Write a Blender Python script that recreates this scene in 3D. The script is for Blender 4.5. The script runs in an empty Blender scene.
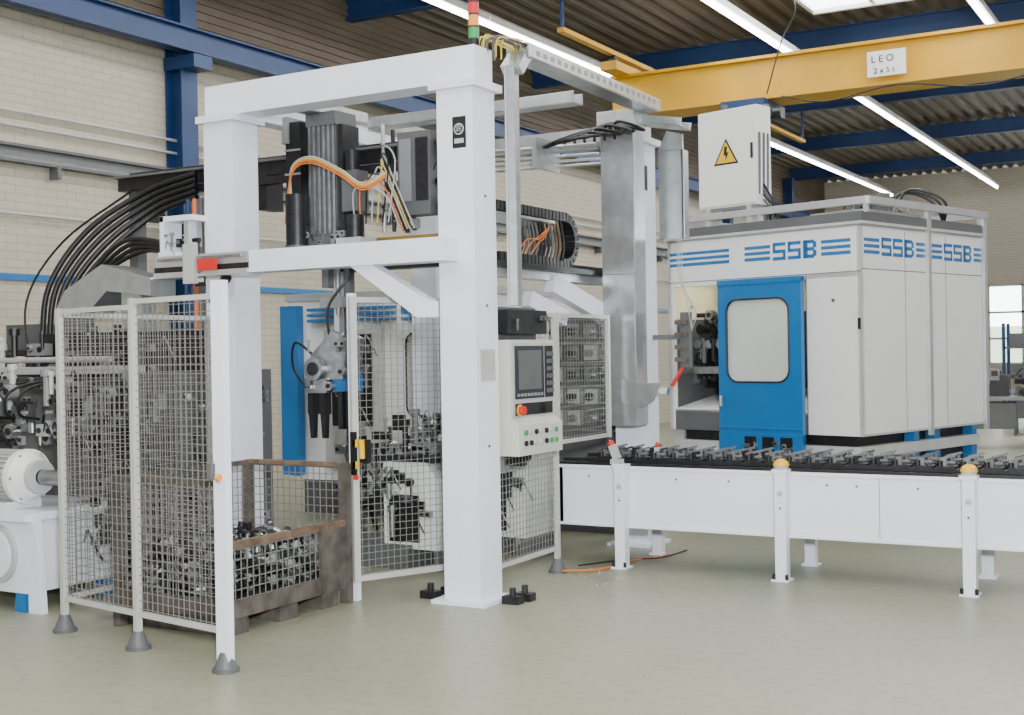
import bpy, bmesh, math, random
from mathutils import Vector, Matrix
random.seed(7)
S=bpy.context.scene
# ---------------------------------------------------------------- materials
def mat(name,col,rough=0.5,metal=0.0,noise=0.0,nscale=6,bump=0.0,spec=0.5):
    m=bpy.data.materials.new(name); m.use_nodes=True
    nt=m.node_tree; b=nt.nodes['Principled BSDF']
    b.inputs['Base Color'].default_value=(*col,1); b.inputs['Roughness'].default_value=rough
    b.inputs['Metallic'].default_value=metal
    b.inputs['Specular IOR Level'].default_value=spec
    if noise>0:
        tc=nt.nodes.new('ShaderNodeTexCoord'); n=nt.nodes.new('ShaderNodeTexNoise')
        n.inputs['Scale'].default_value=nscale; n.inputs['Detail'].default_value=6
        nt.links.new(tc.outputs['Object'],n.inputs['Vector'])
        r=nt.nodes.new('ShaderNodeValToRGB')
        r.color_ramp.elements[0].position=.3; r.color_ramp.elements[1].position=.7
        r.color_ramp.elements[0].color=(*[max(0,c*(1-noise)) for c in col],1)
        r.color_ramp.elements[1].color=(*[min(1,c*(1+noise*.6)) for c in col],1)
        nt.links.new(n.outputs['Fac'],r.inputs['Fac']); nt.links.new(r.outputs['Color'],b.inputs['Base Color'])
        if bump>0:
            bp=nt.nodes.new('ShaderNodeBump'); bp.inputs['Strength'].default_value=bump
            nt.links.new(n.outputs['Fac'],bp.inputs['Height']); nt.links.new(bp.outputs['Normal'],b.inputs['Normal'])
    return m
WHITE=mat('white_paint',(.76,.80,.89),.35,noise=.04,nscale=2)
WHITE2=mat('machine_white',(.74,.76,.75),.4,noise=.03,nscale=1.5)
TAN=mat('interior_cream',(.80,.76,.50),.5,noise=.05)
BLUE=mat('blue_paint',(.012,.14,.38),.35,noise=.06,nscale=3)
DBLUE=mat('steel_blue',(.006,.035,.12),.5,noise=.15,nscale=3)
GALV=mat('galvanised',(.45,.48,.49),.28,.8,noise=.14,nscale=12)
ALU=mat('aluminium',(.60,.61,.63),.33,.65,noise=.08)
STEEL=mat('machined_steel',(.33,.34,.35),.30,.85,noise=.3,nscale=14)
DARK=mat('dark_steel',(.022,.022,.025),.42,.4,noise=.4,nscale=20)
BLACK=mat('black_rubber',(.006,.006,.007),.45)
GREY=mat('grey_plastic',(.095,.10,.105),.5,noise=.1)
MGREY=mat('mid_grey',(.21,.22,.225),.5,noise=.1)
LGREY=mat('light_grey',(.44,.45,.45),.5,noise=.08)
WIRE=mat('wire_galv',(.26,.26,.245),.45,.4)
FRAME=mat('fence_frame',(.54,.55,.53),.4,.2,noise=.06)
RUST=mat('rusty_steel',(.12,.105,.092),.7,.35,noise=.5,nscale=9,bump=.2)
RUST2=mat('rusty_lid',(.17,.115,.075),.75,.2,noise=.5,nscale=12)
YEL=mat('crane_yellow',(.54,.30,.005),.5,noise=.12,nscale=2)
YEL2=mat('knob_yellow',(.75,.45,.01),.4)
RED=mat('red',(.6,.02,.015),.4)
GREEN=mat('green_lens',(.03,.3,.08),.3)
AMBER=mat('amber_lens',(.8,.3,.03),.3)
ORANGE=mat('orange_cable',(.66,.18,.03),.5)
GOLD=mat('brass',(.40,.25,.06),.4,.6)
PCABLE=mat('yellow_cable',(.6,.48,.10),.5)
SCREEN=mat('screen',(.02,.024,.032),.25)
PANEL=mat('panel_grey',(.52,.53,.48),.5)
GLASS=mat('window_pane',(.58,.63,.57),.10,noise=.08,nscale=1.2)
def glow(name,col,st):
    m=bpy.data.materials.new(name); m.use_nodes=True; nt=m.node_tree; nt.nodes.clear()
    e=nt.nodes.new('ShaderNodeEmission'); o=nt.nodes.new('ShaderNodeOutputMaterial')
    e.inputs['Color'].default_value=(*col,1); e.inputs['Strength'].default_value=st
    nt.links.new(e.outputs[0],o.inputs[0]); return m
TUBE=glow('tube_light',(1,.97,1),26); SKY=glow('daylight',(.95,1,1),9); SKY2=glow('garden_daylight',(.75,.95,.75),3.0)

def floor_mat():
    m=mat('floor_concrete',(.3,.32,.25),.28); nt=m.node_tree; b=nt.nodes['Principled BSDF']
    tc=nt.nodes.new('ShaderNodeTexCoord')
    n1=nt.nodes.new('ShaderNodeTexNoise'); n1.inputs['Scale'].default_value=.45; n1.inputs['Detail'].default_value=7; n1.inputs['Roughness'].default_value=.6
    n2=nt.nodes.new('ShaderNodeTexNoise'); n2.inputs['Scale'].default_value=14; n2.inputs['Detail'].default_value=8
    for n in(n1,n2): nt.links.new(tc.outputs['Object'],n.inputs['Vector'])
    r=nt.nodes.new('ShaderNodeValToRGB'); r.color_ramp.elements[0].position=.3; r.color_ramp.elements[1].position=.7
    r.color_ramp.elements[0].color=(.225,.232,.160,1); r.color_ramp.elements[1].color=(.30,.308,.222,1)
    r2=nt.nodes.new('ShaderNodeValToRGB'); r2.color_ramp.elements[0].position=.32; r2.color_ramp.elements[1].position=.5
    r2.color_ramp.elements[0].color=(.84,.84,.82,1); r2.color_ramp.elements[1].color=(1,1,1,1)
    mx=nt.nodes.new('ShaderNodeMixRGB'); mx.blend_type='MULTIPLY'; mx.inputs[0].default_value=1
    nt.links.new(n1.outputs['Fac'],r.inputs['Fac']); nt.links.new(n2.outputs['Fac'],r2.inputs['Fac'])
    nt.links.new(r.outputs[0],mx.inputs[1]); nt.links.new(r2.outputs[0],mx.inputs[2]); nt.links.new(mx.outputs[0],b.inputs['Base Color'])
    rr=nt.nodes.new('ShaderNodeMapRange'); rr.inputs[3].default_value=.30; rr.inputs[4].default_value=.46
    nt.links.new(n1.outputs['Fac'],rr.inputs[0]); nt.links.new(rr.outputs[0],b.inputs['Roughness'])
    return m
def brick_mat(name,ax,c=(.45,.415,.33)):
    m=mat(name,c,.7); nt=m.node_tree; b=nt.nodes['Principled BSDF']
    tc=nt.nodes.new('ShaderNodeTexCoord'); sp=nt.nodes.new('ShaderNodeSeparateXYZ'); cb=nt.nodes.new('ShaderNodeCombineXYZ')
    nt.links.new(tc.outputs['Object'],sp.inputs[0]); nt.links.new(sp.outputs[ax],cb.inputs[0]); nt.links.new(sp.outputs[2],cb.inputs[1])
    br=nt.nodes.new('ShaderNodeTexBrick'); br.inputs['Scale'].default_value=1
    br.inputs['Brick Width'].default_value=.26; br.inputs['Row Height'].default_value=.085; br.inputs['Mortar Size'].default_value=.006
    br.inputs['Color1'].default_value=(*c,1); br.inputs['Color2'].default_value=(*[k*.93 for k in c],1); br.inputs['Mortar'].default_value=(*[k*.74 for k in c],1)
    nt.links.new(cb.outputs[0],br.inputs['Vector']); nt.links.new(br.outputs['Color'],b.inputs['Base Color'])
    bp=nt.nodes.new('ShaderNodeBump'); bp.inputs['Strength'].default_value=.3; bp.invert=True
    nt.links.new(br.outputs['Fac'],bp.inputs['Height']); nt.links.new(bp.outputs[0],b.inputs['Normal'])
    return m
FLOOR=floor_mat(); BRICKL=brick_mat('painted_brick_side',1); BRICKB=brick_mat('painted_brick_back',0)
ROOF=mat('roof_deck',(.095,.073,.045),.6,noise=.2,nscale=1)

# ---------------------------------------------------------------- builder
class B:
    def __init__(s,name,M=None):
        s.name=name; s.bm=bmesh.new(); s.mats=[]; s.M=M if M else Matrix.Identity(4)
    def mi(s,m):
        if m not in s.mats: s.mats.append(m)
        return s.mats.index(m)
    def poly(s,vs,fs,m,smooth=False):
        i=s.mi(m); v=[s.bm.verts.new(s.M@Vector(p)) for p in vs]
        for f in fs:
            try:
                fc=s.bm.faces.new([v[k] for k in f]); fc.material_index=i; fc.smooth=smooth
            except ValueError: pass
        return s
    def box(s,x0,y0,z0,x1,y1,z1,m):
        if x0>x1:x0,x1=x1,x0
        if y0>y1:y0,y1=y1,y0
        if z0>z1:z0,z1=z1,z0
        vs=[(x0,y0,z0),(x1,y0,z0),(x1,y1,z0),(x0,y1,z0),(x0,y0,z1),(x1,y0,z1),(x1,y1,z1),(x0,y1,z1)]
        return s.poly(vs,[(0,3,2,1),(4,5,6,7),(0,1,5,4),(1,2,6,5),(2,3,7,6),(3,0,4,7)],m)
    def beam(s,p,q,w,h,m,up=(0,0,1)):
        p=Vector(p);q=Vector(q);d=(q-p).normalized();up=Vector(up)
        if abs(d.dot(up))>.99: up=Vector((0,1,0))
        a=d.cross(up).normalized()*w/2; b=a.normalized().cross(d).normalized()*h/2
        vs=[p-a-b,p+a-b,p+a+b,p-a+b,q-a-b,q+a-b,q+a+b,q-a+b]
        return s.poly(vs,[(0,3,2,1),(4,5,6,7),(0,1,5,4),(1,2,6,5),(2,3,7,6),(3,0,4,7)],m)
    def ring(s,c,d,r,n):
        d=Vector(d).normalized(); up=Vector((0,0,1)) if abs(d.z)<.9 else Vector((1,0,0))
        a=d.cross(up).normalized(); b=d.cross(a)
        return [Vector(c)+a*math.cos(2*math.pi*k/n)*r+b*math.sin(2*math.pi*k/n)*r for k in range(n)]
    def cyl(s,p,q,r,m,n=16,r2=None):
        r2=r if r2 is None else r2; d=Vector(q)-Vector(p)
        vs=s.ring(p,d,r,n)+s.ring(q,d,r2,n)
        s.poly(vs,[(k,(k+1)%n,n+(k+1)%n,n+k) for k in range(n)],m,True)
        s.poly(vs[:n],[tuple(range(n))[::-1]],m); s.poly(vs[n:],[tuple(range(n))],m); return s
    def tube(s,pts,r,m,n=8,sub=6):
        P=[Vector(p) for p in pts]; Q=[]
        if len(P)>2:
            E=[2*P[0]-P[1]]+P+[2*P[-1]-P[-2]]
            for i in range(1,len(E)-2):
                for k in range(sub):
                    t=k/sub; a,b,c,d=E[i-1:i+3]
                    Q.append(.5*((2*b)+(c-a)*t+(2*a-5*b+4*c-d)*t*t+(3*b-a-3*c+d)*t**3))
            Q.append(P[-1])
        else: Q=P
        vs=[];a=None
        for i,p in enumerate(Q):
            d=(Q[min(i+1,len(Q)-1)]-Q[max(i-1,0)]).normalized()
            if a is None:
                up=Vector((0,0,1)) if abs(d.z)<.9 else Vector((1,0,0)); a=d.cross(up).normalized()
            a=(a-d*a.dot(d)).normalized(); b=d.cross(a)
            vs+=[p+a*math.cos(2*math.pi*k/n)*r+b*math.sin(2*math.pi*k/n)*r for k in range(n)]
        fs=[(i*n+k,i*n+(k+1)%n,(i+1)*n+(k+1)%n,(i+1)*n+k) for i in range(len(Q)-1) for k in range(n)]
        return s.poly(vs,fs,m,True)
    def sph(s,c,r,m,sz=1.0,n=14,h=8,half=False):
        vs=[];lo=0 if half else -math.pi/2
        for i in range(h+1):
            t=lo+(math.pi/2-lo)*i/h
            vs+=[(c[0]+r*math.cos(t)*math.cos(2*math.pi*k/n),c[1]+r*math.cos(t)*math.sin(2*math.pi*k/n),c[2]+r*sz*math.sin(t)) for k in range(n)]
        return s.poly(vs,[(i*n+k,i*n+(k+1)%n,(i+1)*n+(k+1)%n,(i+1)*n+k) for i in range(h) for k in range(n)],m,True)
    def prism(s,pts,ext,m):
        n=len(pts);e=Vector(ext); vs=[Vector(p) for p in pts]+[Vector(p)+e for p in pts]
        s.poly(vs,[(k,(k+1)%n,n+(k+1)%n,n+k) for k in range(n)]+[tuple(range(n))[::-1],tuple(range(n,2*n))],m); return s
    def rwin(s,x0,z0,x1,z1,wx0,wz0,wx1,wz1,r,y0,y1,m,pane=None,rim=None):
        inn=[];cn=6
        for (ax,az,st) in((wx1-r,wz1-r,0),(wx0+r,wz1-r,90),(wx0+r,wz0+r,180),(wx1-r,wz0+r,270)):
            for k in range(cn+1):
                t=math.radians(st+90*k/cn); inn.append((ax+r*math.cos(t),az+r*math.sin(t)))
        out=[]
        for i,(x,z) in enumerate(inn):
            q=i//(cn+1);k=i%(cn+1)
            C=[(x1,z1),(x0,z1),(x0,z0),(x1,z0)][q]
            if k==cn//2: out.append(C)
            elif (k<cn//2)==(q in(0,2)): out.append((C[0],z))
            else: out.append((x,C[1]))
        n=len(inn); vs=[(x,y0,z) for x,z in inn]+[(x,y0,z) for x,z in out]+[(x,y1,z) for x,z in inn]+[(x,y1,z) for x,z in out]
        fs=[]
        for k in range(n):
            j=(k+1)%n
            fs+=[(k,j,n+j,n+k),(2*n+k,3*n+k,3*n+j,2*n+j),(k,2*n+k,2*n+j,j),(n+k,n+j,3*n+j,3*n+k)]
        s.poly(vs,fs,m)
        ym=(y0+y1)/2
        if pane: s.poly([(x,ym,z) for x,z in inn],[tuple(range(n))],pane)
        if rim:
            s.tube([(x,y0,z) for x,z in inn]+[(inn[0][0],y0,inn[0][1])],.010,rim,6,1)
        return s
    def fence(s,p0,p1,z0,z1,sp=.045,fr=.035,posts=True,foot=True,wr=.0019,midrail=None,cap=0):
        p0=Vector((p0[0],p0[1],0));p1=Vector((p1[0],p1[1],0));L=(p1-p0).length;d=(p1-p0)/L
        at=lambda t,z:(p0.x+d.x*t,p0.y+d.y*t,z)
        zs=0.0 if foot else z0
        if posts:
            for t in(0,L):
                s.beam(at(t,zs),at(t,z1+cap),fr,fr,FRAME,up=d)
        for z in [z0+fr/2,z1-fr/2]+([midrail] if midrail else []):
            s.beam(at(fr/2,z),at(L-fr/2,z),fr*.8,fr*.8,FRAME)
        n=int(L/sp)
        for k in range(1,n):
            t=L*k/n; s.beam(at(t,z0),at(t,z1),wr*2,wr*2,WIRE,up=d)
        n=int((z1-z0)/sp)
        for k in range(1,n):
            z=z0+(z1-z0)*k/n; s.beam(at(0,z),at(L,z),wr*2,wr*2,WIRE)
        return s
    def conefoot(s,x,y):
        s.cyl((x,y,0),(x,y,.02),.07,GREY,14); s.cyl((x,y,.02),(x,y,.10),.06,GREY,14,.028); s.cyl((x,y,.10),(x,y,.16),.016,STEEL,10); return s
    def clutter(s,x0,x1,y0,y1,z0,z1,n,ms,sc=1.0):
        for k in range(n):
            x=random.uniform(x0,x1);y=random.uniform(y0,y1);z=random.uniform(z0,z1);m=random.choice(ms);t=k%5
            a=random.uniform(.03,.1)*sc
            if t==0: s.cyl((x,y,z),(x,y+a,z),a*.7,m,14); s.cyl((x,y-.01,z),(x,y,z),a*.35,DARK,10)
            elif t==1: s.box(x-a,y,z-a*.5,x+a,y+a,z+a*.5,m); s.cyl((x-a*.6,y-.01,z),(x-a*.6,y,z),a*.25,DARK,8); s.cyl((x+a*.6,y-.01,z),(x+a*.6,y,z),a*.25,DARK,8)
            elif t==2: s.cyl((x,y,z-a*1.5),(x,y,z+a*1.5),a*.3,m,10); s.cyl((x,y,z+a),(x,y,z+a*1.6),a*.5,m,10)
            elif t==3: s.tube([(x,y,z),(x+a,y-a*.5,z+a),(x+2*a,y-a*.5,z-a*.5),(x+a*2.2,y,z-1.5*a)],a*.10,random.choice([BLACK,BLACK,STEEL]),6,4)
            else: s.box(x-a*.6,y,z-a*.8,x+a*.6,y+a*.8,z+a*.8,m); s.box(x-a*.4,y-.008,z-a*.2,x+a*.4,y,z+a*.5,random.choice([DARK,GREY,m]))
        return s
    def ssb(s,place,u0,z0,h,w,gap,st,m):
        for i,ch in enumerate('SSB'):
            u=u0+i*(w+gap); hm=h/2; e=0 if ch=='S' else w*.16
            place(s,u,z0,u+w-e,z0+st,m);place(s,u,z0+hm-st/2,u+w-e,z0+hm+st/2,m);place(s,u,z0+h-st,u+w-e,z0+h,m)
            if ch=='S': place(s,u,z0+hm,u+st*.9,z0+h,m);place(s,u+w-st*.9,z0,u+w,z0+hm,m)
            else: 
                place(s,u,z0,u+st*1.5,z0+h,m);place(s,u+w-st*1.1,z0+st*.5,u+w,z0+hm-st*.35,m);place(s,u+w-st*1.1,z0+hm+st*.35,u+w,z0+h-st*.5,m)
        return s
    def done(s,bevel=0,parent=None):
        bmesh.ops.recalc_face_normals(s.bm,faces=s.bm.faces)
        me=bpy.data.meshes.new(s.name); s.bm.to_mesh(me); s.bm.free()
        for m in s.mats: me.materials.append(m)
        o=bpy.data.objects.new(s.name,me); S.collection.objects.link(o)
        if bevel:
            b=o.modifiers.new('bevel','BEVEL'); b.width=bevel; b.segments=2; b.limit_method='ANGLE'
        if parent: o.parent=parent
        return o
def text(txt,name,loc,rot,size,m,parent,M=None,ext=.002,off=.0):
    c=bpy.data.curves.new(name,'FONT'); c.body=txt; c.size=size; c.extrude=ext; c.offset=off
    c.materials.append(m); o=bpy.data.objects.new(name,c); S.collection.objects.link(o)
    T=Matrix.Translation(Vector(loc))@Matrix.Rotation(rot,4,'Z')@Matrix.Rotation(math.pi/2,4,'X')
    o.matrix_world=(M@T) if M else T; o.parent=parent; return o

# ---------------------------------------------------------------- room
XW=-10.8; YB=38; ZC=6.62; XR=9
B('floor').box(XW-.2,-8,-.1,XR+3,YB+.2,0,FLOOR).done()
b=B('wall_left'); b.box(XW-.2,-6,0,XW,YB,5.5,BRICKL); b.box(XW-.2,-6,5.5,XW,YB,ZC,ROOF)
for k in range(10): b.box(XW,-6,5.58+k*.1,XW+.025,YB,5.63+k*.1,ROOF)
b.done()
b=B('wall_back')
wx=[(-6.1+k*3.2,-3.3+k*3.2) for k in range(5)]
x=XW
for a,c in wx:
    b.box(x,YB,0,a,YB+.2,ZC,BRICKB); b.box(a,YB,0,c,YB+.2,1.0,BRICKB); b.box(a,YB,3.3,c,YB+.2,ZC,BRICKB); x=c
b.box(x,YB,0,XR+3,YB+.2,ZC,BRICKB); b.done()
for i,(a,c) in enumerate(wx):
    b=B('window_%d'%(i+1))
    b.box(a,YB+.12,2.1,c,YB+.14,3.3,SKY); b.box(a,YB+.12,1.0,c,YB+.14,2.1,SKY2)
    for k in range(4):
        xx=a+(c-a)*k/3; b.box(xx-.04,YB+.02,1.0,xx+.04,YB+.1,3.3,LGREY)
    for z in(1.03,1.75,2.5,3.27): b.box(a,YB+.02,z-.03,c,YB+.1,z+.03,LGREY)
    b.done()
b=B('ceiling'); pts=[];x=XW
while x<XR+3:
    pts+=[(x,ZC),(x+.10,ZC),(x+.14,ZC+.08),(x+.24,ZC+.08)]; x+=.28
vs=[(p[0],-6,p[1]) for p in pts]+[(p[0],YB,p[1]) for p in pts]; n=len(pts)
SX0,SX1,SY0,SY1=-5.35,-3.55,14.9,18.4
b.poly(vs,[(k,k+1,n+k+1,n+k) for k in range(n-1)],ROOF); b.box(XW,-6,ZC+.2,XR+3,YB,ZC+.25,ROOF); b.done()
b=B('window_6'); b.box(SX0,SY0,ZC-.02,SX1,SY1,ZC-.005,SKY)
for xx in(SX0,SX1,(SX0+SX1)/2): b.box(xx-.03,SY0,ZC-.06,xx+.03,SY1,ZC-.02,WHITE2)
for yy in(SY0,SY1): b.box(SX0,yy-.04,ZC-.08,SX1,yy+.04,ZC-.02,WHITE2)
b.done()
def ibeamx(b,y,z0,z1,x0,x1,m,fl=.18):
    b.box(x0,y-.012,z0,x1,y+.012,z1,m); b.box(x0,y-fl/2,z0,x1,y+fl/2,z0+.02,m); b.box(x0,y-fl/2,z1-.02,x1,y+fl/2,z1,m)
for y in(4.9,14.2,19.6,24.6,29.6,34.6):
    b=B('roof_beam'); ibeamx(b,y,6.30,ZC-.005,XW,XR+3,DBLUE,.16)
    b.done()
for y in(4.9,10.8,17.2,23.9,29.,34.):
    b=B('steel_column'); zt=6.3; b.box(XW+.02,y-.13,0,XW+.04,y+.13,zt,DBLUE); b.box(XW+.26,y-.13,0,XW+.28,y+.13,zt,DBLUE); b.box(XW+.04,y-.01,0,XW+.26,y+.01,zt,DBLUE)
    b.box(XW+.02,y-.15,4.95,XW+.5,y+.15,5.1,DBLUE); b.done()
b=B('crane_runway_beam'); b.box(XW+.30,-4,5.12,XW+.48,YB-.5,5.14,DBLUE); b.box(XW+.38,-4,5.12,XW+.40,YB-.5,5.4,DBLUE); b.box(XW+.30,-4,5.38,XW+.48,YB-.5,5.4,DBLUE); b.done()
b=B('wall_cable_tray')
for z in(3.62,3.78): b.box(XW+.01,-4,z,XW+.12,YB-1,z+.03,GREY)
b.box(XW+.01,-4,3.62,XW+.03,YB-1,3.8,MGREY)
for k in range(40): b.box(XW+.01,-4+k,3.5,XW+.14,-3.95+k,3.62,GREY)
for z in(4.0,4.15): b.cyl((XW+.06,-4,z),(XW+.06,YB-1,z),.018,LGREY,8)
b.cyl((XW+.06,-4,3.1),(XW+.06,YB-1,3.1),.015,LGREY,8)
b.done()
B('trim_1').box(XW+.005,-4,2.42,XW+.03,YB-1,2.49,BLUE).done()
for xl in(-8.6,-5.7,-2.85,0.1,3.):
    b=B('fluorescent_light_row')
    b.box(xl-.02,-4,6.10,xl+.02,36,6.15,LGREY)
    y=-4
    while y<36:
        b.box(xl-.07,y,6.02,xl+.07,y+1.5,6.10,WHITE2); b.cyl((xl,y+.02,5.99),(xl,y+1.5,5.99),.032,TUBE,8); 
        y+=1.53
    b.done()
    for yy in(3,13,23):
        L=bpy.data.lights.new('tube_glow','AREA'); L.shape='RECTANGLE'; L.size=.25; L.size_y=9; L.energy=135; L.color=(1,.98,.93)
        o=bpy.data.objects.new('tube_glow',L); o.location=(xl,yy,5.9); S.collection.objects.link(o)

# ---------------------------------------------------------------- overhead crane (underslung on slim ceiling rails)
b=B('overhead_crane'); y0,y1=16.15,16.6
b.box(-7.6,y0,4.92,8.5,y1,5.46,YEL); b.box(-7.6,y0-.08,5.44,8.5,y1+.08,5.48,YEL); b.box(-7.6,y0-.08,4.9,8.5,y1+.08,4.94,YEL)
for xe in(-7.4,8.3):
    b.box(xe-.12,15.6,5.46,xe+.12,17.2,5.58,YEL)
    for yy in(15.75,17.05): b.cyl((xe-.05,yy,5.62),(xe+.05,yy,5.62),.06,DARK)
    b.box(xe-.05,14.2,5.68,xe+.05,24.6,5.74,YEL)
    for yy in(14.25,19.6,24.55): b.box(xe-.015,yy-.03,5.74,xe+.015,yy+.03,6.30,DBLUE)
b.tube([(-5.1,y0-.12,4.9),(-4.5,y0-.14,4.76),(-3.6,y0-.14,4.87),(-2.6,y0-.14,4.74),(-1.4,y0-.14,4.88),(1,y0-.14,4.85)],.010,BLACK,5,6)
b.tube([(-5.3,y0-.12,4.95),(-5.1,y0-.12,5.6),(-4.9,y0-.12,6.0),(-5.0,y0-.1,6.3)],.010,BLACK,5,6)
b.done()
b=B('sign'); b.box(-3.98,y0-.13,5.0,-3.5,y0-.10,5.32,WHITE2)
p=b.done(); text('L E O',"letters",(-3.93,y0-.135,5.18),0,.12,BLACK,p); text('2 x 5 t',"letters_2",(-3.9,y0-.135,5.04),0,.10,BLACK,p)
b=B('crane_hoist'); b.box(-5.9,15.9,4.74,-5.3,16.8,4.89,DBLUE); b.cyl((-5.75,15.85,4.70),(-5.2,15.85,4.70),.085,DARK); b.cyl((-5.4,16.1,4.70),(-5.12,16.1,4.70),.08,DARK)
b.box(-5.6,16.1,4.4,-5.45,16.25,4.7,DARK); b.cyl((-5.5,16.2,3.9),(-5.5,16.2,4.4),.012,DARK,6); b.done()

# ---------------------------------------------------------------- gantry
PW=.135
def post(b,x,y,h=3.33,w=PW):
    b.box(x-w,y-w,.02,x+w,y+w,h-.05,WHITE); b.box(x-.2,y-.2,0,x+.2,y+.2,.025,WHITE)
    b.box(x-w-.04,y-w-.04,h-.05,x+w+.04,y+w+.04,h,WHITE)
GX,GX2,GY,GYB=-4.27,-6.28,6.85,9.45
b=B('gantry_frame')
post(b,GX,GY);post(b,GX2,GY);post(b,GX,GYB,3.33);post(b,GX2,GYB)
b.box(GX2-.14,GY-.11,3.33,GX+.14,GY+.11,3.55,WHITE)
b.box(GX2-.12,GYB-.1,3.33,GX+.12,GYB+.1,3.45,GALV)
b.box(GX2-.08,GY+.11,3.34,GX2+.08,GYB-.1,3.48,WHITE)
b.box(-5.86,GY-.30,2.18,GX+.02,GY-.137,2.33,WHITE)
b.prism([(-5.02,GY-.26,2.18),(-4.84,GY-.26,2.18),(-4.405,GY-.26,1.93),(-4.405,GY-.26,1.83),(-4.50,GY-.26,1.83)],(0,.11,0),WHITE)
b.beam((-4.6,8.2,2.0),(-4.5,8.6,1.85),.10,.12,WHITE)
b.box(-4.62,7.4,2.14,-4.48,9.4,2.24,ALU); b.box(-4.60,7.4,2.24,-4.50,9.4,2.28,DARK)
b.beam((-4.5,8.4,2.12),(-4.35,9.35,1.8),.09,.14,WHITE)
for (x,y,z) in((GX+.035,GY-PW,3.0),(-6.3,GY-.31,2.2)):
    b.box(x-.05,y-.004,z-.1,x+.05,y,z+.1,BLACK); b.cyl((x,y-.004,z+.02),(x,y-.008,z+.02),.037,LGREY,18); b.cyl((x,y-.008,z+.02),(x,y-.010,z+.02),.028,BLACK,18)
    for k in range(4): b.box(x-.02,y-.012,z+.005+.012*k,x+.02,y-.010,z+.010+.012*k,LGREY)
    b.box(x-.035,y-.006,z-.07,x+.035,y-.004,z-.04,LGREY)
b.box(GX+PW,GYB-PW+.05,2.9,GX+PW+.004,GYB-.03,3.1,BLACK)
b.box(GX+PW,GY-.09,1.42,GX+PW+.004,GY+.09,1.62,LGREY)
for z in(1.0,1.9,2.6): b.cyl((GX+PW,GY,z),(GX+PW+.006,GY,z),.01,GREY,8)
for (x,y) in((GX-.3,GY-.05),(GX-.25,GY+.12),(GX+.28,GY+.02),(GX+.3,GY+.14)):
    b.box(x-.06,y-.04,0,x+.06,y+.04,.05,DARK); b.cyl((x,y,.05),(x,y,.1),.022,DARK,8)
gantry=b.done(.006)

b=B('signal_tower'); x,y=GX+.06,GY+.02
for z,m in((3.62,GREEN),(3.70,AMBER),(3.78,RED)): b.cyl((x,y,z),(x,y,z+.07),.035,m,14); b.cyl((x,y,z+.07),(x,y,z+.08),.037,BLACK,14)
b.cyl((x,y,3.55),(x,y,3.62),.037,BLACK,14); b.cyl((x,y,3.86),(x,y,3.885),.034,RED,14,.02); b.done(parent=gantry)

b=B('galvanised_cable_duct')
def tray(b,p,q,w,h,m=GALV):
    p=Vector(p);q=Vector(q);d=(q-p).normalized();a=d.cross(Vector((0,0,1))).normalized()
    b.beam(p,q,w,.012,m)
    for sgn in(-1,1): b.beam(p+a*sgn*w/2+Vector((0,0,h/2)),q+a*sgn*w/2+Vector((0,0,h/2)),.012,h,m)
tray(b,(-4.02,7.1,3.52),(-4.02,9.25,3.50),.16,.09)
for k in range(20): b.box(-3.938,7.2+k*.1,3.54,-3.932,7.25+k*.1,3.575,MGREY)
tray(b,(-5.92,8.13,3.40),(-4.1,8.13,3.40),.14,.08)
tray(b,(-5.92,8.13,3.40),(-5.92,9.3,3.40),.14,.08)
tray(b,(-5.9,7.02,3.40),(-5.9,7.9,3.40),.14,.08)
tray(b,(-4.1,9.3,3.42),(-3.75,9.33,3.36),.26,.06)
b.beam((-4.02,7.16,3.56),(-4.02,7.02,3.42),.14,.08,GALV)
b.box(-4.05,7.0,1.9,-3.99,7.06,3.45,GALV); b.box(-4.06,6.99,1.9,-4.05,7.07,3.45,LGREY)
b.box(-4.36,9.02,1.0,-4.08,9.24,3.42,GALV); b.box(-4.38,9.0,3.38,-4.06,9.26,3.5,GALV)
b.box(-4.365,9.015,2.2,-4.075,9.02,2.205,GREY); b.box(-4.08,9.015,1.0,-4.075,9.02,3.4,MGREY)
b.prism([(-4.36,9.0,1.42),(-4.34,9.0,1.42),(-4.06,9.0,1.34),(-3.86,9.0,1.34),(-3.93,9.0,1.20),(-4.04,9.0,1.14),(-4.2,9.0,1.18)],(0,.02,0),GALV)
b.beam((-4.0,9.1,1.30),(-3.86,9.14,1.27),.2,.05,GALV)
b.box(-4.06,9.48,2.5,-3.84,9.495,3.22,GALV); b.box(-3.86,9.48,2.5,-3.845,9.6,3.22,GALV)
b.prism([(-4.06,9.47,3.22),(-3.84,9.47,3.22),(-3.84,9.47,3.34),(-3.98,9.47,3.38)],(0,.02,0),GALV)
b.done(.002,gantry)
b=B('conduit_pipes')
for k in range(5):
    z=3.12+k*.035; b.cyl((-6.1,8.95-.05*k,z),(-4.36,9.05-.03*k,z-.02),.012,[ALU,LGREY,ALU,MGREY,ALU][k],8)
b.box(-5.5,8.68,3.06,-5.46,9.08,3.3,GALV); b.box(-4.8,8.68,3.06,-4.76,9.08,3.3,GALV)
b.done(parent=gantry)
b=B('cable_bundle')
for k in range(14):
    x=GX+.08+random.uniform(-.03,.12); y=GY+.1+random.uniform(-.05,.1)
    b.tube([(x,y,3.5),(x+.05,y-.05,3.60+random.uniform(0,.05)),(x+.12+random.uniform(-.03,.03),y+.1,3.60),(-4.02+random.uniform(-.05,.05),7.4,3.55),(-4.02+random.uniform(-.06,.06),9.1,3.54)],.006,random.choice([PCABLE,LGREY,PCABLE,GREY]),5,4)
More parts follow.
